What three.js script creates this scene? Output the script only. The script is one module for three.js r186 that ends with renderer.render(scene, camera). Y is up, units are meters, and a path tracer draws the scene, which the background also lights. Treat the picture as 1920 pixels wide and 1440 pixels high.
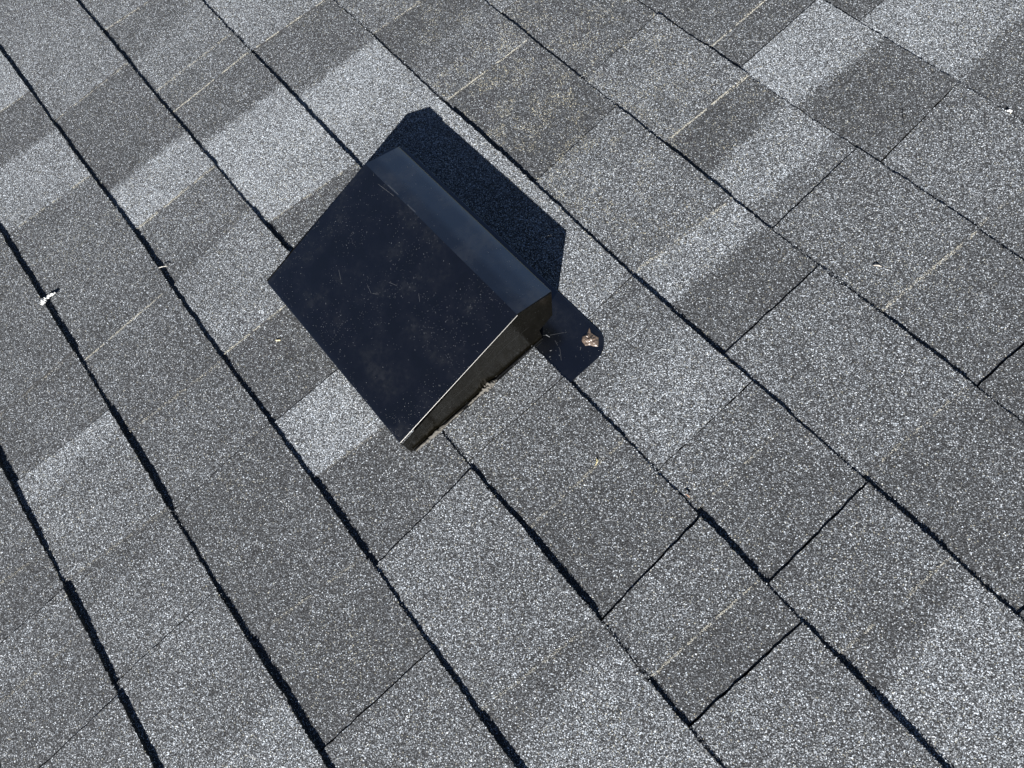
import * as THREE from 'three';
import { mergeGeometries, toCreasedNormals } from 'three/addons/utils/BufferGeometryUtils.js';

// ------------------------------------------------------------------ camera, sky, sun, exposure
// Roof coordinates: u along the courses, v down the slope, w up from the roof face (metres).
// As local axes of a roof-aligned group: x = u, y = w, z = -v; the group is pitched about x.
const PITCH = 22 * Math.PI / 180, EAVE_Y = 3.4;
const cp = Math.cos(PITCH), sp = Math.sin(PITCH);
const dirW = (u, v, w) => new THREE.Vector3(u, w * cp - v * sp, -w * sp - v * cp);
const ptW = (u, v, w) => dirW(u, v, w).add(new THREE.Vector3(0, EAVE_Y, 0));

const scene = new THREE.Scene();
const camera = new THREE.PerspectiveCamera(2 * Math.atan(720 / 1250) * 180 / Math.PI, 4 / 3, 0.02, 900);
{
  const right = dirW(0.63699489, 0.75454315, -0.15780412), down = dirW(0.68734916, -0.6486269, -0.32685511), fwd = dirW(-0.34898229, 0.09973851, -0.93180663);
  const m = new THREE.Matrix4().makeBasis(right, down.negate(), fwd.negate());
  camera.quaternion.setFromRotationMatrix(m);
  camera.position.copy(ptW(0.25925624, -0.12273198, 0.69223193));
}
const SUN = dirW(1.1944, -1.2832, 1).normalize();
{ // clear sky: deep blue overhead, paler near the horizon, a glow round the sun
  const W = 512, H = 256, d = new Float32Array(W * H * 4), p = new THREE.Vector3();
  for (let j = 0; j < H; j++) for (let i = 0; i < W; i++) {
    const el = ((j + 0.5) / H - 0.5) * Math.PI, az = ((i + 0.5) / W - 0.5) * 2 * Math.PI;
    p.set(Math.cos(el) * Math.cos(az), Math.sin(el), Math.cos(el) * Math.sin(az));
    const e = Math.max(p.y, 0), k = Math.pow(1 - e, 2), c = Math.max(0, p.dot(SUN));
    const glow = 0.03 * Math.pow(c, 8) + 0.15 * Math.pow(c, 60);
    const o = (j * W + i) * 4;
    d[o] = 0.0075 + 0.072 * k + glow; d[o + 1] = 0.013 + 0.118 * k + glow * 0.96; d[o + 2] = 0.033 + 0.205 * k + glow * 0.9; d[o + 3] = 1;
  }
  const tx = new THREE.DataTexture(d, W, H, THREE.RGBAFormat, THREE.FloatType);
  tx.mapping = THREE.EquirectangularReflectionMapping; tx.magFilter = tx.minFilter = THREE.LinearFilter; tx.needsUpdate = true;
  scene.background = tx; scene.environment = tx;
}
scene.backgroundIntensity = 1; scene.environmentIntensity = 1;
const sun = new THREE.DirectionalLight(new THREE.Color(1, 0.975, 0.95), 5);
sun.position.copy(ptW(0, 0, 0)).addScaledVector(SUN, 12); sun.target.position.copy(ptW(0, 0, 0));
sun.castShadow = true; sun.shadow.radius = 1; sun.shadow.mapSize.set(4096, 4096); sun.shadow.bias = -0.0003;
Object.assign(sun.shadow.camera, { left: -2, right: 2, top: 2, bottom: -2, near: 1, far: 30 });
scene.add(sun, sun.target);
const renderer = new THREE.WebGLRenderer({ antialias: true });
renderer.toneMapping = THREE.LinearToneMapping;
renderer.toneMappingExposure = 3.1;
renderer.shadowMap.enabled = true;

// ------------------------------------------------------------------ helpers
function rng(seed) { let s = seed >>> 0; return () => { s = (s + 0x6D2B79F5) | 0; let t = Math.imul(s ^ (s >>> 15), 1 | s); t = (t + Math.imul(t ^ (t >>> 7), 61 | t)) ^ t; return ((t ^ (t >>> 14)) >>> 0) / 4294967296; }; }
const hash = (i, j, k = 0) => { let h = Math.imul(i, 374761393) + Math.imul(j, 668265263) + Math.imul(k, 1274126177); h = Math.imul(h ^ (h >>> 13), 1274126177); return ((h ^ (h >>> 16)) >>> 0) / 4294967296; };
const smooth = (t) => t * t * (3 - 2 * t), clamp = (x, a = 0, b = 1) => Math.min(b, Math.max(a, x));
function noise2(x, y, k = 0) { const i = Math.floor(x), j = Math.floor(y), a = smooth(x - i), b = smooth(y - j); return (hash(i, j, k) * (1 - a) + hash(i + 1, j, k) * a) * (1 - b) + (hash(i, j + 1, k) * (1 - a) + hash(i + 1, j + 1, k) * a) * b; }
const fbm = (x, y, k = 0) => (noise2(x, y, k) + 0.5 * noise2(x * 2.1, y * 2.1, k + 1) + 0.25 * noise2(x * 4.3, y * 4.3, k + 2)) / 1.75;
const toS = (l) => 255 * (l <= 0.0031308 ? l * 12.92 : 1.055 * Math.pow(l, 1 / 2.4) - 0.055);
function dataTex(arr, w, h, srgb) { const t = new THREE.DataTexture(arr, w, h, THREE.RGBAFormat); if (srgb) t.colorSpace = THREE.SRGBColorSpace; t.magFilter = THREE.LinearFilter; t.minFilter = THREE.LinearFilter; t.wrapS = t.wrapT = THREE.RepeatWrapping; t.needsUpdate = true; return t; }
const shadowOn = (m) => { m.castShadow = m.receiveShadow = true; return m; };
function tag(o, label, category, group) { o.userData = { label, category }; if (group) o.userData.group = group; return o; }
function roofGroup(name) { const g = new THREE.Group(); g.name = name; g.position.set(0, EAVE_Y, 0); g.rotation.x = -PITCH; scene.add(g); return g; }

// ------------------------------------------------------------------ roof layout, measured in metres
const E = 0.143;                                    // exposure of one course
// cuts: [u at the upper edge, u at the butt, kind, tone after it]; d = dark joint, p = edge of a raised tab, f = blend of granule colours only
const BANDS = [
 { k: 0, tone: 0.45, cuts: [[-0.230,-0.214,'p',0.38], [-0.160,-0.161,'d',0.48], [-0.105,-0.105,'p',0.38], [-0.016,-0.021,'d',0.48]] },
 { k: 1, tone: 0.42, cuts: [[-0.415,-0.419,'p',0.34], [-0.319,-0.313,'d',0.70], [-0.275,-0.278,'f',0.58], [-0.170,-0.156,'p',0.38], [-0.122,-0.133,'f',0.52], [-0.035,-0.040,'d',0.50], [0.095,0.095,'f',0.68]] },
 { k: 2, tone: 0.72, cuts: [[-0.888,-0.871,'p',0.30], [-0.786,-0.771,'f',0.70], [-0.662,-0.652,'p',0.40], [-0.586,-0.579,'f',0.36], [-0.401,-0.404,'p',0.44], [-0.338,-0.341,'f',0.36], [-0.273,-0.266,'p',0.46], [-0.150,-0.157,'d',0.34], [0.025,0.040,'p',0.30], [0.160,0.159,'d',0.50]] },
 { k: 3, tone: 0.50, cuts: [[-0.944,-0.951,'f',0.52], [-0.793,-0.794,'p',0.27], [-0.607,-0.608,'f',0.74], [-0.523,-0.523,'p',0.40], [-0.406,-0.422,'d',0.62], [-0.274,-0.269,'p',0.34], [-0.156,-0.153,'d',0.82], [-0.069,-0.055,'p',0.36], [0.056,0.045,'d',0.56], [0.231,0.243,'p',0.44], [0.272,0.270,'f',0.66]] },
 { k: 4, tone: 0.50, cuts: [[-0.891,-0.874,'p',0.36], [-0.791,-0.812,'f',0.52], [-0.714,-0.711,'p',0.42], [-0.658,-0.658,'p',0.30], [-0.573,-0.564,'f',0.78], [-0.392,-0.375,'p',0.34], [-0.246,-0.256,'f',0.50], [0.036,0.035,'d',0.40], [0.132,0.130,'p',0.33], [0.247,0.238,'d',0.50], [0.312,0.315,'p',0.32], [0.364,0.366,'d',0.56]] },
 { k: 5, tone: 0.62, cuts: [[-0.661,-0.647,'p',0.32], [-0.533,-0.529,'f',0.78], [-0.330,-0.344,'d',0.74], [0.004,-0.002,'d',0.52], [0.079,0.079,'f',0.64], [0.177,0.174,'d',0.50], [0.230,0.227,'p',0.42], [0.324,0.319,'d',0.50], [0.405,0.411,'p',0.42], [0.445,0.432,'f',0.70]] },
 { k: 6, tone: 0.55, cuts: [[-0.542,-0.525,'p',0.28], [-0.449,-0.457,'f',0.48], [-0.367,-0.358,'p',0.28], [-0.181,-0.189,'d',0.56], [-0.006,0.006,'p',0.74], [0.052,0.056,'f',0.30], [0.133,0.130,'d',0.52], [0.312,0.317,'p',0.36], [0.480,0.480,'d',0.40]] },
 { k: 7, tone: 0.60, cuts: [[-0.426,-0.426,'p',0.38], [-0.253,-0.257,'d',0.56], [-0.108,-0.104,'p',0.30], [-0.040,-0.045,'f',0.72], [0.026,0.034,'f',0.50], [0.064,0.058,'d',0.46], [0.208,0.215,'p',0.36], [0.324,0.326,'d',0.33]] },
 { k: 8, tone: 0.36, cuts: [[-0.236,-0.236,'d',0.40], [-0.172,-0.173,'p',0.33], [-0.120,-0.123,'d',0.80], [-0.034,-0.026,'f',0.34], [0.089,0.079,'d',0.52], [0.210,0.218,'p',0.40]] },
 { k: 9, tone: 0.36, cuts: [[-0.064,-0.064,'d',0.74], [0.075,0.067,'f',0.38], [0.160,0.160,'d',0.42]] },
];
const WAVE = [
 [0, -0.35, [-0.1,0.3,0.8,1.1,1.0,0.6]],
 [1, -0.63, [-1.9,-1.1,-0.5,-0.6,-0.9,-0.8,-1.0,-1.9,-2.5,-2.0,-0.9,-0.2]],
 [2, -0.98, [0.6,0.8,0.8,0.6,0.7,1.6,2.8,2.8,1.2,-0.2,-0.2,0.7,1.5,1.9,2.1,1.6,0.4,-0.4,-0.6]],
 [3, -0.98, [-0.2,0.1,-0.1,-0.8,-1.0,-0.4,-0.0,-0.3,-0.3,0.5,1.2,1.4,1.4,1.4,1.5,1.9,2.4,2.0,1.1,0.5]],
 [4, -0.77, [3.1,3.0,2.8,2.1,0.9,-0.0,0.2,0.4,0.0,-0.7,-1.2,-1.1,-0.4,0.1,0.2,0.1,-0.3,-0.5,-0.4]],
 [5, -0.56, [1.1,0.5,-0.8,-2.1,-2.7,-2.7,-3.3,-4.9,-6.2,-5.9,-4.7,-3.5,-2.3,-1.3,-0.8]],
 [6, -0.42, [3.3,3.2,2.8,2.1,1.2,0.5,0.1,0.3,0.9,1.7,2.2,2.6]],
 [7, -0.28, [-3.6,-3.1,-2.3,-1.4,-0.6,0.5,2.0,3.3]],
 [8, -0.07, [-1.0,-0.8,-0.1,0.6]],
];

const SPAN = [[-0.75, 0.3], [-0.95, 0.45], [-1.22, 0.55], [-1.3, 0.65], [-1.2, 0.75], [-1.0, 0.75], [-0.85, 0.7], [-0.7, 0.6], [-0.55, 0.5], [-0.5, 0.45]];
const VENT_L = -0.303, VENT_R = -0.0185;
function lineV(k, u) {                              // v of the butt line of course k
  const w = WAVE.find((q) => q[0] === k); let d = 0;
  if (w) { const t = clamp((u - w[1]) / 0.07, 0, w[2].length - 1.001), i = Math.floor(t); d = w[2][i] * (1 - (t - i)) + w[2][i + 1] * (t - i); }
  else d = (noise2(u * 5 + k * 7, k, 5) - 0.5) * 4;
  return (k - 4) * E + d * 0.001 - 0.0015;
}
const LIFT = 0.0020, RISE = 0.0042;

// ------------------------------------------------------------------ granule surface, computed for real places on the roof
const TEXEL = 0.00042, STRIP_W = 2048, STRIP_H = 396, PITCHG = 0.00084;
// granule colours, linear
const G = [[0.0058, 0.0062, 0.0068], [0.0193, 0.0207, 0.0224], [0.0631, 0.068, 0.0728], [0.1715, 0.1854, 0.1976], [0.4304, 0.4637, 0.493], [0.2648, 0.252, 0.1932]];
function pickGranule(r, tone, warm, r2) {           // share of each granule colour for a tone from 0 (dark blend) to 1 (pale blend)
  if (r2 < warm) return 5;
  const pw = 0.012 + 0.3 * Math.pow(tone, 2.4), pl = Math.max(0.03, 0.5 * tone - 0.06), pg = 0.25, pc = 1 - pw - pl - pg - Math.max(0.08, 0.44 - 0.42 * tone);
  if (r < pw) return 4; r -= pw; if (r < pl) return 3; r -= pl; if (r < pg) return 2; r -= pg; if (r < pc) return 1; return 0;
}
function granules(u0, v0, wpx, hpx, toneAt, seed) {
  const cw = Math.ceil(wpx * TEXEL / PITCHG) + 3, ch = Math.ceil(hpx * TEXEL / PITCHG) + 3, R = rng(seed);
  const px = new Float32Array(cw * ch), py = new Float32Array(cw * ch), hh = new Float32Array(cw * ch), sz = new Float32Array(cw * ch), col = new Uint8Array(cw * ch * 3);
  for (let j = 0; j < ch; j++) for (let i = 0; i < cw; i++) {
    const n = j * cw + i; px[n] = i - 1 + 0.08 + 0.84 * R(); py[n] = j - 1 + 0.08 + 0.84 * R(); hh[n] = 0.35 + 0.65 * R(); sz[n] = (R() - 0.5) * 0.5;
    const [tone, warm] = toneAt(u0 + px[n] * PITCHG, v0 + py[n] * PITCHG), c = G[pickGranule(R(), tone, warm, R())], f = 0.7 + 0.6 * R(), tint = (R() - 0.5) * 0.08;
    col[n * 3] = toS(clamp(c[0] * f * (1 + tint))); col[n * 3 + 1] = toS(clamp(c[1] * f)); col[n * 3 + 2] = toS(clamp(c[2] * f * (1 - tint)));
  }
  const A = new Uint8Array(wpx * hpx * 4), Bm = new Uint8Array(wpx * hpx * 4), S = TEXEL / PITCHG;
  for (let y = 0; y < hpx; y++) { const gy = (y + 0.5) * S, cy = Math.floor(gy) + 1;
    for (let x = 0; x < wpx; x++) { const gx = (x + 0.5) * S, cx = Math.floor(gx) + 1; let d1 = 9, d2 = 9, b = 0;
      for (let j = -1; j <= 1; j++) { const row = (cy + j) * cw; for (let i = -1; i <= 1; i++) { const n = row + cx + i, dx = px[n] - gx, dy = py[n] - gy, d = dx * dx + dy * dy - sz[n] * 0.35; if (d < d1) { d2 = d1; d1 = d; b = n; } else if (d < d2) d2 = d; } }
      const e = clamp((d2 - d1) * 2.6), o = (y * wpx + x) * 4;
      A[o] = col[b * 3]; A[o + 1] = col[b * 3 + 1]; A[o + 2] = col[b * 3 + 2]; A[o + 3] = 255;
      if (e < 0.16) { A[o] = 26; A[o + 1] = 27; A[o + 2] = 29; }            // asphalt between the stones
      const h = 255 * clamp(hh[b] * Math.sqrt(e)); Bm[o] = Bm[o + 1] = Bm[o + 2] = h; Bm[o + 3] = 255;
    } }
  return [dataTex(A, wpx, hpx, true), dataTex(Bm, wpx, hpx, false)];
}
const shingleMat = (map, bump) => new THREE.MeshStandardMaterial({ map, bumpMap: bump, bumpScale: 0.0008, roughness: 0.92, metalness: 0 });
const edgeMat = new THREE.MeshStandardMaterial({ color: new THREE.Color().setRGB(0.02, 0.02, 0.021), roughness: 0.95 });

const BALD = []; { const R = rng(31); for (let i = 0; i < 110; i++) BALD.push([-1 + 1.6 * R(), -0.7 + 1.4 * R(), 0.0007 + 0.0011 * R() * R()]); }   // little spots that lost their granules
// tone (0..1) and share of pale pollen grains anywhere in a measured course
function toneField(b) {
  const bald = BALD.filter((q) => Math.abs(q[1] - (b.k - 4.5) * E) < 0.1);
  return (u, v) => {
    const t = clamp((v - (b.k - 5) * E) / E);
    const lift = (x) => (x < 0.46 ? x + 0.3 * (0.46 - x) : x); let tone = lift(b.tone), last = tone;
    for (const [ua, ub, kind, after] of b.cuts) {
      const uc = ua + (ub - ua) * t, soft = kind === 'f' ? 0.016 : 0.0015;
      const wob = kind === 'f' ? (fbm(u * 45, v * 45, b.k) - 0.5) * 0.014 : 0;
      const q = clamp((u + wob - uc) / soft + 0.5); tone = last + (lift(after) - last) * smooth(q); last = tone;
    }
    tone += 0.05 * (b.k >= 2 && b.k <= 5 && u < -0.45) + (fbm(u * 22 + 9, v * 22, 40 + b.k) - 0.5) * 0.16 + (fbm(u * 6, v * 6, 60) - 0.5) * 0.14;
    // drifts of pollen, strongest on the courses below and beside the hood
    const du = (u + 0.28) / 0.22, dv = (v - 0.22) / 0.12, drift = Math.exp(-du * du - dv * dv);
    const warm = 0.008 + 0.07 * drift * clamp(fbm(u * 40, v * 40, 77) * 3 - 1.1) + 0.02 * clamp(fbm(u * 9, v * 9, 78) * 4 - 2.2);
    for (const [su, sv, sr] of bald) { const q = Math.hypot(u - su, v - sv) / sr; if (q < 1 + 0.5 * noise2(u * 900, v * 900, 3)) return [0, 0]; }
    return [clamp(tone, 0.03, 0.98), warm];
  };
}

// ------------------------------------------------------------------ the roof
const roof = roofGroup('roof'); roof.userData = { kind: 'structure', label: 'grey laminated shingle roof slope with courses running diagonally', category: 'roof' };
// one shingle tab: ragged butt, gently uneven face, real thickness
function tabGeometry(k, cutL, cutR, lift, uvOf, seed, fine = true) {
  const R = rng(seed), mid = (cutL[0] + cutR[0]) / 2, width = cutR[0] - cutL[0];
  const nc = Math.max(6, Math.round(width / (fine ? 0.0022 : 0.02))), nr = fine ? 22 : 3, pos = [], uv = [], idx = [], jit = [];
  let wander = 0; for (let i = 0; i <= nc; i++) { wander = wander * 0.78 + (R() - 0.5) * 0.0011; jit.push(wander + (R() - 0.5) * 0.0012 - (R() < 0.05 ? 0.0012 * R() : 0)); }
  const sideJ = []; for (let j = 0; j <= nr; j++) sideJ.push([(R() - 0.5) * 0.0013, (R() - 0.5) * 0.0013]);
  const curl = (R() - 0.5) * 0.002, curl2 = (R() - 0.5) * 0.002;
  const P = [];
  for (let j = 0; j <= nr; j++) for (let i = 0; i <= nc; i++) {
    const t = j / nr, s = i / nc;
    const va = lineV(k - 1, mid) - 0.012;
    let u = (cutL[0] + (cutL[1] - cutL[0]) * t) * (1 - s) + (cutR[0] + (cutR[1] - cutR[0]) * t) * s;
    if (i === 0) u += sideJ[j][0]; if (i === nc) u += sideJ[j][1];
    const vb = lineV(k, u) + jit[i], v = va + (vb - va) * t;
    const tt = (v - (k - 5) * E) / E;
    let w = lift + RISE * tt + (fbm(u * 14, v * 14, 11) - 0.5) * 0.0016 * clamp(t * 3) * clamp(0.3 + 0.7 * t);
    w += Math.pow(clamp(t), 6) * (curl * (1 - s) + curl2 * s) * 0.8;
    P.push([u, w, -v]); pos.push(u, w, -v); uv.push(...uvOf(u, v));
  }
  const id = (i, j) => j * (nc + 1) + i;
  for (let j = 0; j < nr; j++) for (let i = 0; i < nc; i++) idx.push(id(i, j), id(i + 1, j), id(i + 1, j + 1), id(i, j), id(i + 1, j + 1), id(i, j + 1));
  const top = new THREE.BufferGeometry(); top.setAttribute('position', new THREE.Float32BufferAttribute(pos, 3)); top.setAttribute('uv', new THREE.Float32BufferAttribute(uv, 2)); top.setIndex(idx); top.computeVertexNormals();
  // walls
  const wp = [], wu = [], wi = [];
  const wall = (list, drop) => { const b0 = wp.length / 3; list.forEach(([x, y, z], n) => { wp.push(x, y, z, x, y - drop, z); wu.push(x, z, x, z + 0.004); if (n) { const a = b0 + (n - 1) * 2; wi.push(a, a + 1, a + 2, a + 2, a + 1, a + 3); } }); };
  const butt = [], left = [], right = []; for (let i = 0; i <= nc; i++) butt.push(P[id(i, nr)]); for (let j = 0; j <= nr; j++) { left.push(P[id(0, j)]); right.push(P[id(nc, j)]); }
  wall(butt, 0.0068); wall(left, 0.0055); wall(right.reverse(), 0.0055);
  const wg = new THREE.BufferGeometry(); wg.setAttribute('position', new THREE.Float32BufferAttribute(wp, 3)); wg.setAttribute('uv', new THREE.Float32BufferAttribute(wu, 2)); wg.setIndex(wi); wg.computeVertexNormals();
  return [top, wg];
}
const paleEdges = [];                               // sun-facing tab edges: pale grit, also standing in for their lit line
const buttEdges = [];
let serial = 0;
for (const b of BANDS) {
  const [uMin, uMax] = SPAN[b.k], field = toneField(b);
  const geo = b.cuts.filter((c) => c[2] !== 'f'), tabs = [];
  let L = [uMin, uMin, 'd'];
  for (let n = 0; n <= geo.length; n++) {
    const Rr = geo[n] || [uMax, uMax, 'd'];
    let h = L[2] === 'd' ? (b.k <= 2 ? 0.75 : b.k === 3 ? 0.85 : 1) : (Rr[2] === 'p' ? 0.5 : 0);
    if (n === 0) h = Rr[2] === 'p' ? 1 : 0.4;
    const gl = L[2] === 'd' ? 0.0005 : -0.002, gr = Rr[2] === 'd' ? 0.0005 : 0;
    tabs.push({ l: [L[0] + gl, L[1] + gl], r: [Rr[0] - gr, Rr[1] - gr], h });
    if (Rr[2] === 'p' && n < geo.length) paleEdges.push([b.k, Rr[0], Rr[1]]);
    L = Rr;
  }
  if (b.k === 4) for (let n = 0; n < tabs.length; n++) {       // course cut round the vent
    const t = tabs[n];
    if (t.l[0] < VENT_L && t.r[0] > VENT_R) { tabs.splice(n, 1, { l: t.l, r: [VENT_L, VENT_L], h: t.h }, { l: [VENT_R, VENT_R], r: t.r, h: 1 }); break; }
  }
  // strips of texture, each carrying neighbouring tabs
  let strip = null;
  for (const t of tabs) {
    const a = Math.min(t.l[0], t.l[1]) - 0.004, z = Math.max(t.r[0], t.r[1]) + 0.004;
    if (!strip || z > strip.u0 + STRIP_W * TEXEL) {
      const u0 = a, v0 = (b.k - 5) * E - 0.0195;
      const need = Math.min(STRIP_W, Math.ceil((uMax + 0.01 - u0) / TEXEL));
      const [m, bm] = granules(u0, v0, need, STRIP_H, field, 1000 + serial * 17);
      strip = { u0, v0, w: need * TEXEL, h: STRIP_H * TEXEL, mat: shingleMat(m, bm) };
    }
    const s = strip, [top, wg] = tabGeometry(b.k, t.l, t.r, t.h * LIFT, (u, v) => [(u - s.u0) / s.w, (v - s.v0) / s.h], 50 + serial);
    const g = mergeGeometries([top, wg], true);
    const m = shadowOn(new THREE.Mesh(g, [s.mat, edgeMat])); m.name = serial ? 'shingle_' + String(serial).padStart(3, '0') : 'shingle'; roof.add(m); serial++;
    buttEdges.push([b.k, t.l[1], t.r[1], t.h]);
  }
}
{ // the rest of the slope, outside the photograph
  const lists = [[], [], [], []], walls = [], R = rng(77), mats = [];
  [0.3, 0.45, 0.6, 0.75].forEach((tn, i) => { const [m, bm] = granules(0, 0, 1024, 1024, (u, v) => [clamp(tn + (fbm(u * 22, v * 22, 5) - 0.5) * 0.2), 0.01], 900 + i); mats.push(shingleMat(m, bm)); });
  const K = 1024 * TEXEL;
  for (let k = -12; k <= 21; k++) {
    const runs = k >= 0 && k <= 9 ? [[-3.2, SPAN[k][0]], [SPAN[k][1], 2.9]] : [[-3.2, 2.9]];
    for (const [a, z] of runs) { let u = a, up = 1; while (u < z - 1e-6) {
      let n = u + 0.07 + 0.16 * R(); if (n > z - 0.06) n = z;
      const near = k >= -2 && k <= 11 && u > -1.6 && n < 1.1, ou = R(), ov = R();
      const [top, wg] = tabGeometry(k, [u + 0.0004, u + 0.0004], [n - 0.0002, n - 0.0002], up ? LIFT : 0, (x, y) => [x / K + ou, y / K + ov], Math.floor(R() * 1e6), near);
      lists[Math.floor(R() * 2) + (up ? 1 : 0) + (R() < 0.25 ? 1 : 0)].push(top); walls.push(wg); u = n; up = 1 - up;
    } }
  }
  const parts = [], pm = []; lists.forEach((l, i) => { if (l.length) { parts.push(mergeGeometries(l)); pm.push(mats[i]); } });
  parts.push(mergeGeometries(walls)); pm.push(edgeMat);
  const m = shadowOn(new THREE.Mesh(mergeGeometries(parts, true), pm)); m.name = 'outer_shingles'; m.userData.kind = 'stuff'; roof.add(m);
  const deck = shadowOn(new THREE.Mesh(new THREE.BoxGeometry(6.2, 0.02, 5.2), new THREE.MeshStandardMaterial({ color: new THREE.Color().setRGB(0.02, 0.02, 0.021), roughness: 0.95 })));
  deck.position.set(-0.15, -0.0165, -0.15); deck.name = 'roof_deck'; roof.add(deck);
}
// grit and pollen lying on the roof; along tab edges also paints their sunlit line
function surfaceW(k, v, h) { return h * LIFT + RISE * clamp((v - (k - 5) * E) / E, 0, 1); }
function liftAt(k, u) { const t = buttEdges.find((q) => q[0] === k && u >= q[1] && u <= q[2]); return t ? t[3] : 0; }
{
  const R = rng(4242), gg = new THREE.IcosahedronGeometry(1, 0), mats4 = [], cols = [], M4 = new THREE.Matrix4(), Q = new THREE.Quaternion(), Eu = new THREE.Euler(), V = new THREE.Vector3(), S = new THREE.Vector3();
  const put = (k, u, v, r, c) => { const w = surfaceW(k, v, liftAt(k, u)) + r * 0.35; Eu.set(R() * 6, R() * 6, R() * 6); M4.compose(V.set(u, w, -v), Q.setFromEuler(Eu), S.set(r * (0.7 + 0.6 * R()), r * (0.6 + 0.5 * R()), r * (0.7 + 0.6 * R()))); mats4.push(M4.clone()); cols.push(c); };
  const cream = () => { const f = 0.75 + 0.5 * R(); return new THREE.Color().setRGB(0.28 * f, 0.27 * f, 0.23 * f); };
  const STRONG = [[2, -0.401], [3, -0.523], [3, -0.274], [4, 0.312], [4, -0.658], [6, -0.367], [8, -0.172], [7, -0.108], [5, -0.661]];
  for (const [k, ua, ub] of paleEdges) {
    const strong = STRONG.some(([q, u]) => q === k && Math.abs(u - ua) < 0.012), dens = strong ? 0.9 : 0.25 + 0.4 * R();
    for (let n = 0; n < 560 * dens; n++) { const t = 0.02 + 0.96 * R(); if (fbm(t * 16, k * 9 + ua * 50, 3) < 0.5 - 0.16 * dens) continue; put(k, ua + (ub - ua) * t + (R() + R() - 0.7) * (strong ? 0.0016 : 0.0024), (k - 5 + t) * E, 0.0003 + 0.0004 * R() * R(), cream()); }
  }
  for (let n = 0; n < 15000; n++) { // drift below the hood
    const k = 6 + (R() < 0.45 ? 1 : 0) , u = -0.28 + (R() + R() + R() - 1.5) * 0.36, t = 0.03 + 0.94 * R(), v = (k - 5 + t) * E;
    if (fbm(u * 40, v * 40, 77) < 0.5 || noise2(u * 160, v * 160, 8) < 0.45) continue; const c = cream(); c.b *= 0.86; c.g *= 0.97; put(k, u, v, 0.00026 + 0.0004 * R() * R(), c);
  }
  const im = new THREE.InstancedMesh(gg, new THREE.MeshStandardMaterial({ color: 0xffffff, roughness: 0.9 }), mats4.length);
  mats4.forEach((m, i) => { im.setMatrixAt(i, m); im.setColorAt(i, cols[i]); }); im.name = 'pollen_and_lit_edge_grit'; im.userData.kind = 'stuff'; shadowOn(im); roof.add(im);
  // dark granules shed along the butts
  const m2 = [], c2 = [];
  for (const [k, a, z] of buttEdges) { const N = Math.round((z - a) * 1500); for (let n = 0; n < N; n++) { const u = a + (z - a) * R(), v = lineV(k, u) + (R() < 0.5 ? -1 : 1) * 0.0016 * R() * R(); const up = v < lineV(k, u); const w = up ? surfaceW(k, v, liftAt(k, u)) : surfaceW(k + 1, v, liftAt(k + 1, u)) + RISE * R() * 0.7; const r = 0.0003 + 0.0004 * R(); Eu.set(R() * 6, R() * 6, R() * 6); m2.push(new THREE.Matrix4().compose(V.set(u, w + r * 0.3, -v), Q.setFromEuler(Eu), S.set(r * (0.8 + 0.6 * R()), r, r * (0.7 + 0.6 * R())))); const c = G[pickGranule(R(), 0.4, 0.02, R())]; c2.push(new THREE.Color().setRGB(c[0], c[1], c[2])); } }
  const im2 = new THREE.InstancedMesh(gg, new THREE.MeshStandardMaterial({ color: 0xffffff, roughness: 0.9 }), m2.length);
  m2.forEach((m, i) => { im2.setMatrixAt(i, m); im2.setColorAt(i, c2[i]); }); im2.name = 'shed_granules'; im2.userData.kind = 'stuff'; shadowOn(im2); roof.add(im2);
}
// ground far below the eaves
{
  const g = shadowOn(new THREE.Mesh(new THREE.CircleGeometry(400, 48), new THREE.MeshStandardMaterial({ color: new THREE.Color().setRGB(0.07, 0.085, 0.035), roughness: 1 })));
  g.rotation.x = -Math.PI / 2; g.name = 'ground'; g.userData = { kind: 'structure' }; scene.add(g);
}

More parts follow.
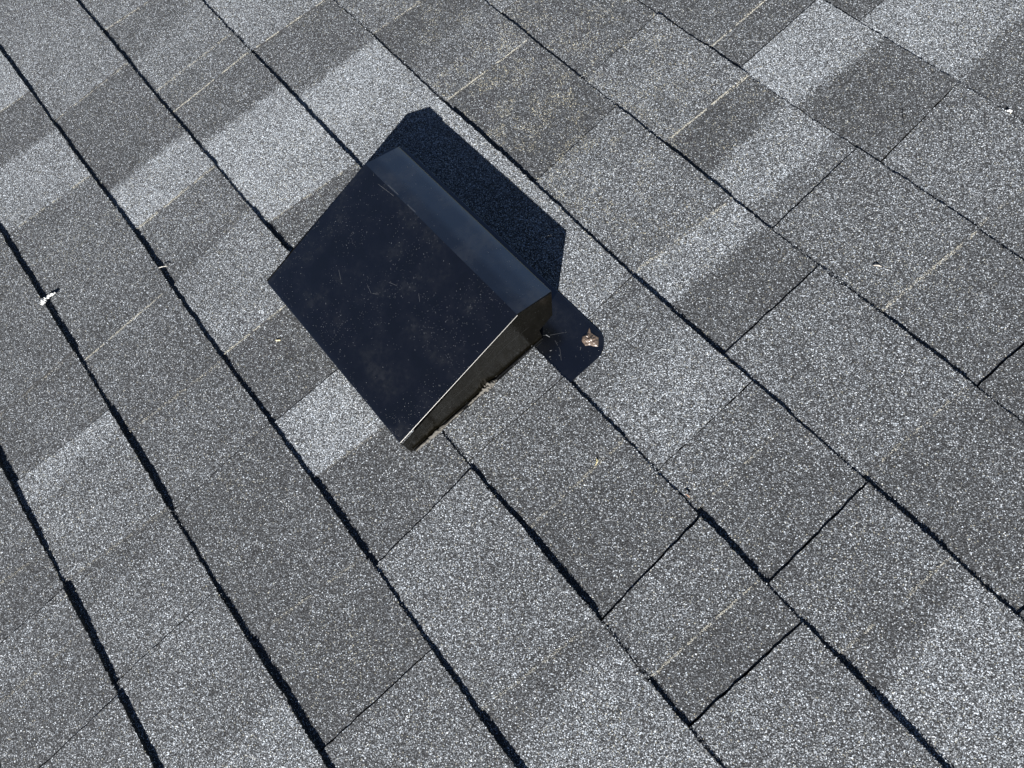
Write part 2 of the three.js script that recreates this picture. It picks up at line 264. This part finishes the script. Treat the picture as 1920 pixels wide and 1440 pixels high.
// ------------------------------------------------------------------ the vent
const vent = roofGroup('roof_vent');
tag(vent, 'black sheet metal slant hood vent fixed over the grey shingles', 'vent');
const VY = 0.0115, vc = Math.cos(VY), vs = Math.sin(VY);
const VP = (u, v, w) => new THREE.Vector3(u * vc - v * vs, w, -(u * vs + v * vc));   // vent turned a little on the roof
const UL = -0.2939, UR = -0.0225;
const A = [-0.1826, 0.0322], Bk = [-0.0042, 0.083], Cc = [0.0406, 0.0705];
function paintTex(w, h, seed, opt) {               // black enamel with specks of dust, smudges and scratches (real marks), linear albedo
  const R = rng(seed), a = new Float32Array(w * h * 3), rough = new Float32Array(w * h), bc = opt.bc || [0.0013, 0.0016, 0.0021];  // default base tinted blue, part of the sky reflection put into the paint
  for (let y = 0; y < h; y++) for (let x = 0; x < w; x++) { const f = fbm(x * 0.012, y * 0.012, seed), f2 = fbm(x * 0.07, y * 0.07, seed + 9), o = y * w + x; const dust = opt.dust * clamp(f * 2.2 - 0.75) * (0.5 + f2); for (let c = 0; c < 3; c++) a[o * 3 + c] = bc[c] + dust * [0.95, 0.98, 1][c]; rough[o] = opt.rough + 0.18 * clamp(f * 2 - 0.7) * f2; }
  const dot = (x, y, r, v) => { for (let j = Math.floor(y - r - 1); j <= y + r + 1; j++) for (let i = Math.floor(x - r - 1); i <= x + r + 1; i++) { if (i < 0 || j < 0 || i >= w || j >= h) continue; const q = clamp(r + 0.5 - Math.hypot(i - x, j - y)); if (q <= 0) continue; const o = j * w + i; for (let c = 0; c < 3; c++) a[o * 3 + c] += (v * [0.94, 0.98, 1][c] - a[o * 3 + c]) * q; rough[o] += (0.9 - rough[o]) * q; } };
  for (let n = 0; n < opt.specks; n++) { const x = R() * w, y = R() * h; if (fbm(x * 0.006, y * 0.006, seed + 3) < 0.28 + 0.4 * R()) continue; dot(x, y, 0.3 + 0.6 * R() * R(), 0.08 + 0.5 * R() * R()); }
  for (const [cx, cy, r, s] of opt.smudges || []) for (let j = Math.max(0, Math.floor((cy - r) * h)); j < Math.min(h, (cy + r) * h); j++) for (let i = Math.max(0, Math.floor((cx - r) * w)); i < Math.min(w, (cx + r) * w); i++) { const q = 1 - Math.hypot((i / w - cx) / r, (j / h - cy) / r * 0.75) - 0.5 * (fbm(i * 0.045, j * 0.045, seed + 33) - 0.35); if (q <= 0) continue; const g = s * clamp(q * 2.2) * (0.35 + 0.9 * fbm(i * 0.09, j * 0.09, seed + 21)) * clamp(fbm(i * 0.03, j * 0.03, seed + 5) * 2.2 - 0.4); const o = j * w + i; for (let c = 0; c < 3; c++) a[o * 3 + c] += g * [1, 0.9, 0.72][c]; rough[o] += 0.04 * clamp(q); }
  for (const pl of opt.scratches || []) { const [r, v, ...pts] = pl; for (let n = 0; n + 3 < pts.length; n += 2) { const x0 = pts[n] * w, y0 = pts[n + 1] * h, x1 = pts[n + 2] * w, y1 = pts[n + 3] * h, L = Math.hypot(x1 - x0, y1 - y0); for (let s = 0; s < L; s += 0.7) { const t = s / L; if (noise2(x0 + s * 0.08, y0, seed) < 0.22) continue; dot(x0 + (x1 - x0) * t, y0 + (y1 - y0) * t, r, v * (0.5 + R())); } } }
  const out = new Uint8Array(w * h * 4), ro = new Uint8Array(w * h * 4);
  for (let n = 0; n < w * h; n++) { for (let c = 0; c < 3; c++) out[n * 4 + c] = toS(clamp(a[n * 3 + c])); out[n * 4 + 3] = 255; ro[n * 4] = ro[n * 4 + 1] = ro[n * 4 + 2] = 255 * clamp(rough[n]); ro[n * 4 + 3] = 255; }
  return [dataTex(out, w, h, true), dataTex(ro, w, h, false)];
}
const enamel = (w, h, seed, opt) => { const [map, roughnessMap] = paintTex(w, h, seed, opt); return new THREE.MeshPhysicalMaterial({ map, roughnessMap, roughness: 1, metalness: 0, ior: opt.ior || 2.2 }); };
const plain = new THREE.MeshPhysicalMaterial({ color: new THREE.Color().setRGB(0.0026, 0.0024, 0.0019), roughness: 0.3, ior: 1.5 });
// a sheet bent along straight folds: profile (v, w) swept along u, small rounded folds, real thickness
function sweep(profile, u0, u1, thick, nu = 1, dent = 0) {
  const prof = []; profile.forEach((p, i) => { if (i && nu > 1) { const a = profile[i - 1], L = Math.hypot(p[0] - a[0], p[1] - a[1]), n = Math.max(1, Math.round(L / 0.008)); for (let k = 1; k < n; k++) prof.push([a[0] + (p[0] - a[0]) * k / n, a[1] + (p[1] - a[1]) * k / n]); } prof.push(p); });
  const nrm = prof.map((p, i) => { const a = prof[Math.max(0, i - 1)], b = prof[Math.min(prof.length - 1, i + 1)], L = Math.hypot(b[0] - a[0], b[1] - a[1]); return [-(b[1] - a[1]) / L, (b[0] - a[0]) / L]; });
  const len = [0]; for (let i = 1; i < prof.length; i++) len.push(len[i - 1] + Math.hypot(prof[i][0] - prof[i - 1][0], prof[i][1] - prof[i - 1][1]));
  const top = prof.map((p, i) => [p[0], p[1], len[i] / len.at(-1)]), under = prof.map((p, i) => [p[0] - nrm[i][0] * thick, p[1] - nrm[i][1] * thick, len[i] / len.at(-1)]).reverse(), loop = [...top, ...under], pos = [], uv = [], idx = [];
  const at = (u, p) => { const e = dent * Math.min(1, 30 * Math.min(u - u0, u1 - u)) * Math.sin(Math.PI * clamp(p[2])); return VP(u, p[0], p[1] + e * (fbm(u * 13 + 3, p[0] * 13, 91) - 0.5)); };
  const quad = (q, w) => { const n = pos.length / 3; q.forEach((p) => pos.push(p.x, p.y, p.z)); uv.push(...w.flat()); idx.push(n, n + 1, n + 2, n, n + 2, n + 3); };
  for (let i = 0; i < loop.length; i++) for (let m = 0; m < nu; m++) { const p = loop[i], q = loop[(i + 1) % loop.length], s0 = m / nu, s1 = (m + 1) / nu, a = u0 + (u1 - u0) * s0, b = u0 + (u1 - u0) * s1; quad([at(a, p), at(b, p), at(b, q), at(a, q)], [[s0, p[2]], [s1, p[2]], [s1, q[2]], [s0, q[2]]]); }
  for (const u of [u0, u1]) for (let i = 0; i + 1 < top.length; i++) { const j = loop.length - 1 - i; quad([at(u, loop[i]), at(u, loop[i + 1]), at(u, loop[j - 1]), at(u, loop[j])], [[0, 0], [0, 0], [0, 0], [0, 0]]); }
  const g = new THREE.BufferGeometry(); g.setAttribute('position', new THREE.Float32BufferAttribute(pos, 3)); g.setAttribute('uv', new THREE.Float32BufferAttribute(uv, 2)); g.setIndex(idx); return toCreasedNormals(g, 0.6);
}
const part = (name, g, m, parent = vent) => { const o = shadowOn(new THREE.Mesh(g, m)); o.name = name; parent.add(o); return o; };
// slant top, rear rounded drop to front fold
const fillet = (a, b, c, r, n = 4) => { const l = (p, q) => { const L = Math.hypot(q[0] - p[0], q[1] - p[1]); return [p[0] + (q[0] - p[0]) * r / L, p[1] + (q[1] - p[1]) * r / L]; }; const s = l(b, a), e = l(b, c), out = []; for (let i = 0; i <= n; i++) { const t = i / n; out.push([s[0] * (1 - t) ** 2 + 2 * b[0] * t * (1 - t) + e[0] * t * t, s[1] * (1 - t) ** 2 + 2 * b[1] * t * (1 - t) + e[1] * t * t]); } return out; };
const topMat = enamel(1024, 768, 11, { dust: 0.0003, rough: 0.2, specks: 3000, smudges: [[0.42, 0.255, 0.04, 0.0011], [0.62, 0.25, 0.05, 0.0002]], scratches: [[0.3, 0.05, 0.4, 0.52, 0.45, 0.5, 0.48, 0.53], [0.3, 0.04, 0.48, 0.62, 0.52, 0.64], [0.3, 0.07, 0.12, 0.97, 0.22, 0.985], [0.3, 0.04, 0.62, 0.7, 0.66, 0.66], [0.3, 0.04, 0.25, 0.45, 0.29, 0.42]] });
const bandMat = enamel(1024, 192, 12, { dust: 0.004, rough: 0.24, specks: 260, scratches: [[0.35, 0.12, 0.16, 0.02, 0.24, 0.03], [0.35, 0.1, 0.3, 0.015, 0.36, 0.02], [0.3, 0.03, 0.4, 0.9, 0.46, 0.75]] });
const slant = part('slant_top', sweep([[A[0], A[1] - 0.012], ...fillet([A[0], A[1] - 0.012], A, Bk, 0.001, 3), [Bk[0] - 0.0012, Bk[1] - 0.0012 * 0.285]], UL, UR, 0.0009, 30, 0.0022), topMat);
part('front_band', sweep([[Bk[0] - 0.0011, Bk[1] - 0.0003], [Bk[0] + 0.0004, Bk[1] - 0.0001], [Bk[0] + 0.0016, Bk[1] - 0.0005], ...fillet(Bk, Cc, [Cc[0] - 0.0015, Cc[1] - 0.012], 0.001, 3), [Cc[0] - 0.0015, Cc[1] - 0.012]], UL + 0.0004, UR - 0.0004, 0.0009, 30, 0.0005), bandMat);
// side plates, leaning out a little towards the roof
const sideProfile = [[A[0] + 0.0012, A[1] - 0.0012], [-0.1815, 0.004], [0.0125, 0.0032], [0.0115, 0.0225], [0.0325, 0.0295], [Cc[0] - 0.0012, Cc[1] - 0.001], [Bk[0], Bk[1] - 0.0012]];
function sidePlate(u, lean) {
  const sh = new THREE.Shape(sideProfile.map(([v, w]) => new THREE.Vector2(v, w)));
  const g = new THREE.ExtrudeGeometry(sh, { depth: 0.0009, bevelEnabled: false }), p = g.attributes.position, uvA = g.attributes.uv;
  for (let i = 0; i < p.count; i++) { const v = p.getX(i), w = p.getY(i), q = VP(u + p.getZ(i) - 0.0009 * (lean > 0) + lean * clamp((0.08 - w) / 0.08), v, w); p.setXYZ(i, q.x, q.y, q.z); uvA.setXY(i, (v + 0.19) / 0.24, w / 0.09); }
  g.computeVertexNormals(); return g;
}
const sideMat = enamel(1024, 384, 13, { ior: 1.42, bc: [0.0026, 0.0023, 0.0014], dust: 0.0006, rough: 0.2, specks: 300, scratches: [[0.35, 0.03, 0.1, 0.2, 0.3, 0.38, 0.48, 0.42, 0.66, 0.52, 0.8, 0.5], [0.3, 0.03, 0.56, 0.6, 0.62, 0.66, 0.68, 0.62], [0.3, 0.04, 0.05, 0.22, 0.1, 0.34], [0.3, 0.03, 0.72, 0.6, 0.74, 0.72]] });
part('side_plate', sidePlate(UR, 0.006), sideMat); part('side_plate', sidePlate(UL, -0.006), sideMat);
function tube(points, r, seg = 40, rad = 6) { return new THREE.TubeGeometry(new THREE.CatmullRomCurve3(points, false, 'catmullrom', 0.05), seg, r, rad, false); }
const glintMetal = new THREE.MeshStandardMaterial({ color: new THREE.Color().setRGB(0.3, 0.295, 0.28), roughness: 0.5, metalness: 0.85 });
part('edge_glint', tube([VP(UR + 0.0003, A[0] + 0.001, A[1] - 0.0004), VP(UR + 0.0003, -0.06, A[1] + (0.1226 / 0.1784) * 0.0508 - 0.0006), VP(UR + 0.0003, Bk[0] - 0.001, Bk[1] - 0.0012)], 0.0004), glintMetal, slant);  // bright bead added as the sun highlight along the fold edge
// throat under the hood, with a screen in the mouth
part('throat_lip', sweep([[0.0095, 0.0045], [0.0095, 0.018]], UL + 0.002, UR - 0.002, 0.0009), plain);
{ const bars = []; for (let i = 0; i < 40; i++) { const u = UL + 0.008 + (UR - UL - 0.016) * i / 39; bars.push(tube([VP(u, 0.0095, 0.018), VP(u, 0.03, 0.06)], 0.0004, 2, 4)); } part('screen', mergeGeometries(bars), plain); }
// base flange, its lower corners rounded
const flangeW = (v) => 0.0031 + 0.022 * v;
{
  const u0 = UL - 0.066, u1 = 0.0445, v0 = -0.0065, v1 = 0.0622, r = 0.024, sh = new THREE.Shape();
  sh.moveTo(u0, v0); sh.lineTo(u1, v0); sh.lineTo(u1, v1 - r); sh.absarc(u1 - r, v1 - r, r, 0, Math.PI / 2, false); sh.lineTo(u0 + r, v1); sh.absarc(u0 + r, v1 - r, r, Math.PI / 2, Math.PI, false); sh.lineTo(u0, v0);
  const g = new THREE.ExtrudeGeometry(sh, { depth: 0.001, bevelEnabled: true, bevelSize: 0.0003, bevelThickness: 0.0003, bevelSegments: 2, curveSegments: 12 }), p = g.attributes.position, uvA = g.attributes.uv;
  for (let i = 0; i < p.count; i++) { const u = p.getX(i), v = p.getY(i), w = p.getZ(i); uvA.setXY(i, (u - u0) / (u1 - u0), (v - v0) / (v1 - v0)); const q = VP(u, v, flangeW(v) + w); p.setXYZ(i, q.x, q.y, q.z); }
  g.computeVertexNormals();
  const fm = enamel(1536, 256, 14, { dust: 0.001, rough: 0.2, specks: 380, scratches: [[0.3, 0.04, 0.845, 0.3, 0.86, 0.4, 0.868, 0.47], [0.3, 0.025, 0.868, 0.47, 0.885, 0.62], [0.3, 0.03, 0.88, 0.38, 0.91, 0.33, 0.94, 0.2], [0.7, 0.2, 0.905, 0.12, 0.907, 0.14], [0.8, 0.16, 0.893, 0.2, 0.895, 0.22], [0.7, 0.2, 0.85, 0.34, 0.862, 0.36], [0.6, 0.12, 0.92, 0.26, 0.922, 0.25], [0.4, 0.1, 0.945, 0.6, 0.95, 0.56]] });
  part('base_flange', g, fm);
}
// collar where the side meets the shingles
part('side_collar', mergeGeometries([tube([VP(UR + 0.0075, -0.178, 0.0062), VP(UR + 0.0078, -0.08, 0.0066), VP(UR + 0.0072, 0.011, 0.006)], 0.0011), tube([VP(UR + 0.0092, -0.15, 0.0045), VP(UR + 0.0094, -0.06, 0.0048), VP(UR + 0.0088, 0.008, 0.0045)], 0.0009)]), plain);
// lumpy sealant: bead along the side and a dab on the flange corner
function blob(points, seed, lump, sx = 14) { // points: [vec, radius]
  const R = rng(seed), curve = new THREE.CatmullRomCurve3(points.map((q) => q[0])), N = points.length * 9, g = new THREE.TubeGeometry(curve, N, 1, sx, false), p = g.attributes.position;
  for (let i = 0; i <= N; i++) { const t = i / N, c = curve.getPointAt(t), f = t * (points.length - 1), a = Math.min(points.length - 2, Math.floor(f)), r = points[a][1] + (points[a + 1][1] - points[a][1]) * (f - a);
    for (let j = 0; j <= sx; j++) { const n = i * (sx + 1) + j, jj = j % sx; const k = r * (1 + lump * (noise2(i * 0.42, jj * 0.7 + seed, seed) - 0.5) * 2); p.setXYZ(n, c.x + (p.getX(n) - c.x) * k, c.y + (p.getY(n) - c.y) * k, c.z + (p.getZ(n) - c.z) * k); } }
  g.computeVertexNormals(); return g;
}
const putty = new THREE.MeshStandardMaterial({ color: new THREE.Color().setRGB(0.075, 0.07, 0.06), roughness: 0.9 });
[[[-0.177, 0.0004], [-0.168, 0.0012], [-0.156, 0.0015], [-0.146, 0.0021], [-0.138, 0.0015], [-0.127, 0.0007], [-0.116, 0.0011], [-0.108, 0.0003]], [[-0.101, 0.0004], [-0.093, 0.0013], [-0.088, 0.0009], [-0.082, 0.002], [-0.073, 0.0033], [-0.064, 0.003], [-0.058, 0.0004]]].forEach((run, n) => part('sealant_bead', blob(run.map(([v, rr]) => [VP(UR + 0.0088, v, 0.0052 + rr * 0.6 + 0.012 * clamp((v + 0.12) * 2)), rr]), 5 + n, 0.62), putty));
{ // brown dab over the fastener, with a drawn-out tail
  const R = rng(9), outline = [[0.0104, 0.0586], [0.0146, 0.0508], [0.0133, 0.0448], [0.0172, 0.0404], [0.0244, 0.0395], [0.0272, 0.0434], [0.031, 0.0455], [0.0351, 0.0489], [0.0313, 0.0532], [0.027, 0.0571], [0.0214, 0.0559], [0.017, 0.0551]];
  const cu = 0.0225, cv = 0.048, rings = 14, seg = 88, pos = [], idx = [], col = [];
  const at = (a) => { const f = a * outline.length, i = Math.floor(f) % outline.length, j = (i + 1) % outline.length, t = f - Math.floor(f); return [outline[i][0] * (1 - t) + outline[j][0] * t, outline[i][1] * (1 - t) + outline[j][1] * t]; };
  for (let r = 0; r <= rings; r++) for (let s = 0; s < seg; s++) { const o = at(s / seg), q = r / rings, u = cu + (o[0] - cu) * q, v = cv + (o[1] - cv) * q; const d = Math.hypot(o[0] - cu, o[1] - cv), h = 0.0036 * Math.pow(1 - q * q, 0.5) * (0.25 + 1.3 * fbm(u * 300, v * 300, 31)) + 0.0012 * (1 - q) * (noise2(u * 1500, v * 1500, 3) - 0.5); pos.push(u, flangeW(v) + 0.0010 + h, -v); const f = 0.6 + 0.9 * fbm(u * 700, v * 700, 35); col.push(0.075 * f, 0.056 * f, 0.043 * f); }
  for (let r = 0; r < rings; r++) for (let s = 0; s < seg; s++) { const a = r * seg + s, b = r * seg + (s + 1) % seg; idx.push(a, a + seg, b + seg, a, b + seg, b); }
  const g = new THREE.BufferGeometry(); g.setAttribute('position', new THREE.Float32BufferAttribute(pos, 3)); g.setAttribute('color', new THREE.Float32BufferAttribute(col, 3)); g.setIndex(idx); g.computeVertexNormals();
  const m = part('sealant_dab', g, new THREE.MeshPhysicalMaterial({ vertexColors: true, roughness: 0.32, ior: 1.5 })); m.userData.label = 'glossy brown sealant dab on the flange corner';
}

// ------------------------------------------------------------------ small litter
function litter(name, label, category, k, pts, rad, color, seed, rough = 0.8) {
  const base = surfaceW(k, pts[0][1], liftAt(k, pts[0][0]));
  const g = blob(pts.map(([u, v, w, f = 1]) => [new THREE.Vector3(u, base + w, -v), rad * f]), seed, 0.6, 8);
  const c = pts[0]; g.translate(-c[0], -base, c[1]);
  const o = shadowOn(new THREE.Mesh(g, new THREE.MeshStandardMaterial({ color: new THREE.Color().setRGB(...color), roughness: rough })));
  o.name = name; o.position.copy(ptW(c[0], c[1], base)); o.rotation.x = -PITCH; tag(o, label, category); scene.add(o); return o;
}
litter('white_scrap', 'curled white scrap caught on a shingle butt at far left', 'litter', 2, [[-0.5125, -0.4345, 0.005, 0.9], [-0.515, -0.430, 0.0062, 1.4], [-0.5166, -0.4255, 0.0058, 1.1], [-0.5172, -0.4205, 0.0052, 0.8], [-0.5162, -0.4155, 0.005, 1], [-0.5166, -0.412, 0.004, 0.5]], 0.0019, [0.5, 0.5, 0.48], 61);
litter('white_pebble', 'small white pebble on a butt line near the right edge', 'pebble', 9, [[0.1405, 0.5725, 0.0022, 0.5], [0.142, 0.574, 0.0026, 1.1], [0.1445, 0.576, 0.0022, 0.6]], 0.0016, [0.5, 0.5, 0.5], 62);
litter('straw_fleck', 'pale yellow straw fleck on the dark tab below the vent corner', 'litter', 4, [[0.126, -0.037, 0.0008, 0.5], [0.129, -0.039, 0.0013, 1.2], [0.131, -0.043, 0.0009, 0.5]], 0.0008, [0.42, 0.37, 0.2], 63);
litter('leaf_crumb', 'tiny orange brown leaf crumb on the butt line right of the vent', 'litter', 5, [[0.2125, 0.0035, 0.0035, 0.5], [0.215, 0.0045, 0.0042, 1.2], [0.218, 0.0045, 0.0036, 0.6]], 0.0007, [0.16, 0.1, 0.07], 64);
litter('bark_crumb', 'tiny tan crumb with dark shadow in the upper right courses', 'litter', 7, [[0.169, 0.325, 0.0012, 0.6], [0.172, 0.327, 0.0026, 1.1], [0.1755, 0.3295, 0.0012, 0.6]], 0.0008, [0.26, 0.24, 0.21], 65);
litter('dry_twig', 'short pale twig lying across a butt line left of the vent', 'twig', 3, [[-0.4395, -0.285, 0.0065, 0.7], [-0.437, -0.280, 0.0066, 1], [-0.4342, -0.275, 0.005, 0.6]], 0.0006, [0.3, 0.29, 0.26], 66);
litter('seed_husk', 'little cream husk on the shingle beside the vent rear edge', 'litter', 3, [[-0.241, -0.2235, 0.0006, 0.6], [-0.239, -0.222, 0.0012, 1], [-0.237, -0.219, 0.0006, 0.5]], 0.0011, [0.42, 0.37, 0.22], 67);
litter('dark_fibre', 'fine dark curved hair on a grey tab at upper right', 'fibre', 8, [[0.0605, 0.501, 0.0024], [0.066, 0.494, 0.003], [0.0715, 0.489, 0.003], [0.0765, 0.4825, 0.0026]], 0.00045, [0.03, 0.03, 0.03], 68);

renderer.render(scene, camera);
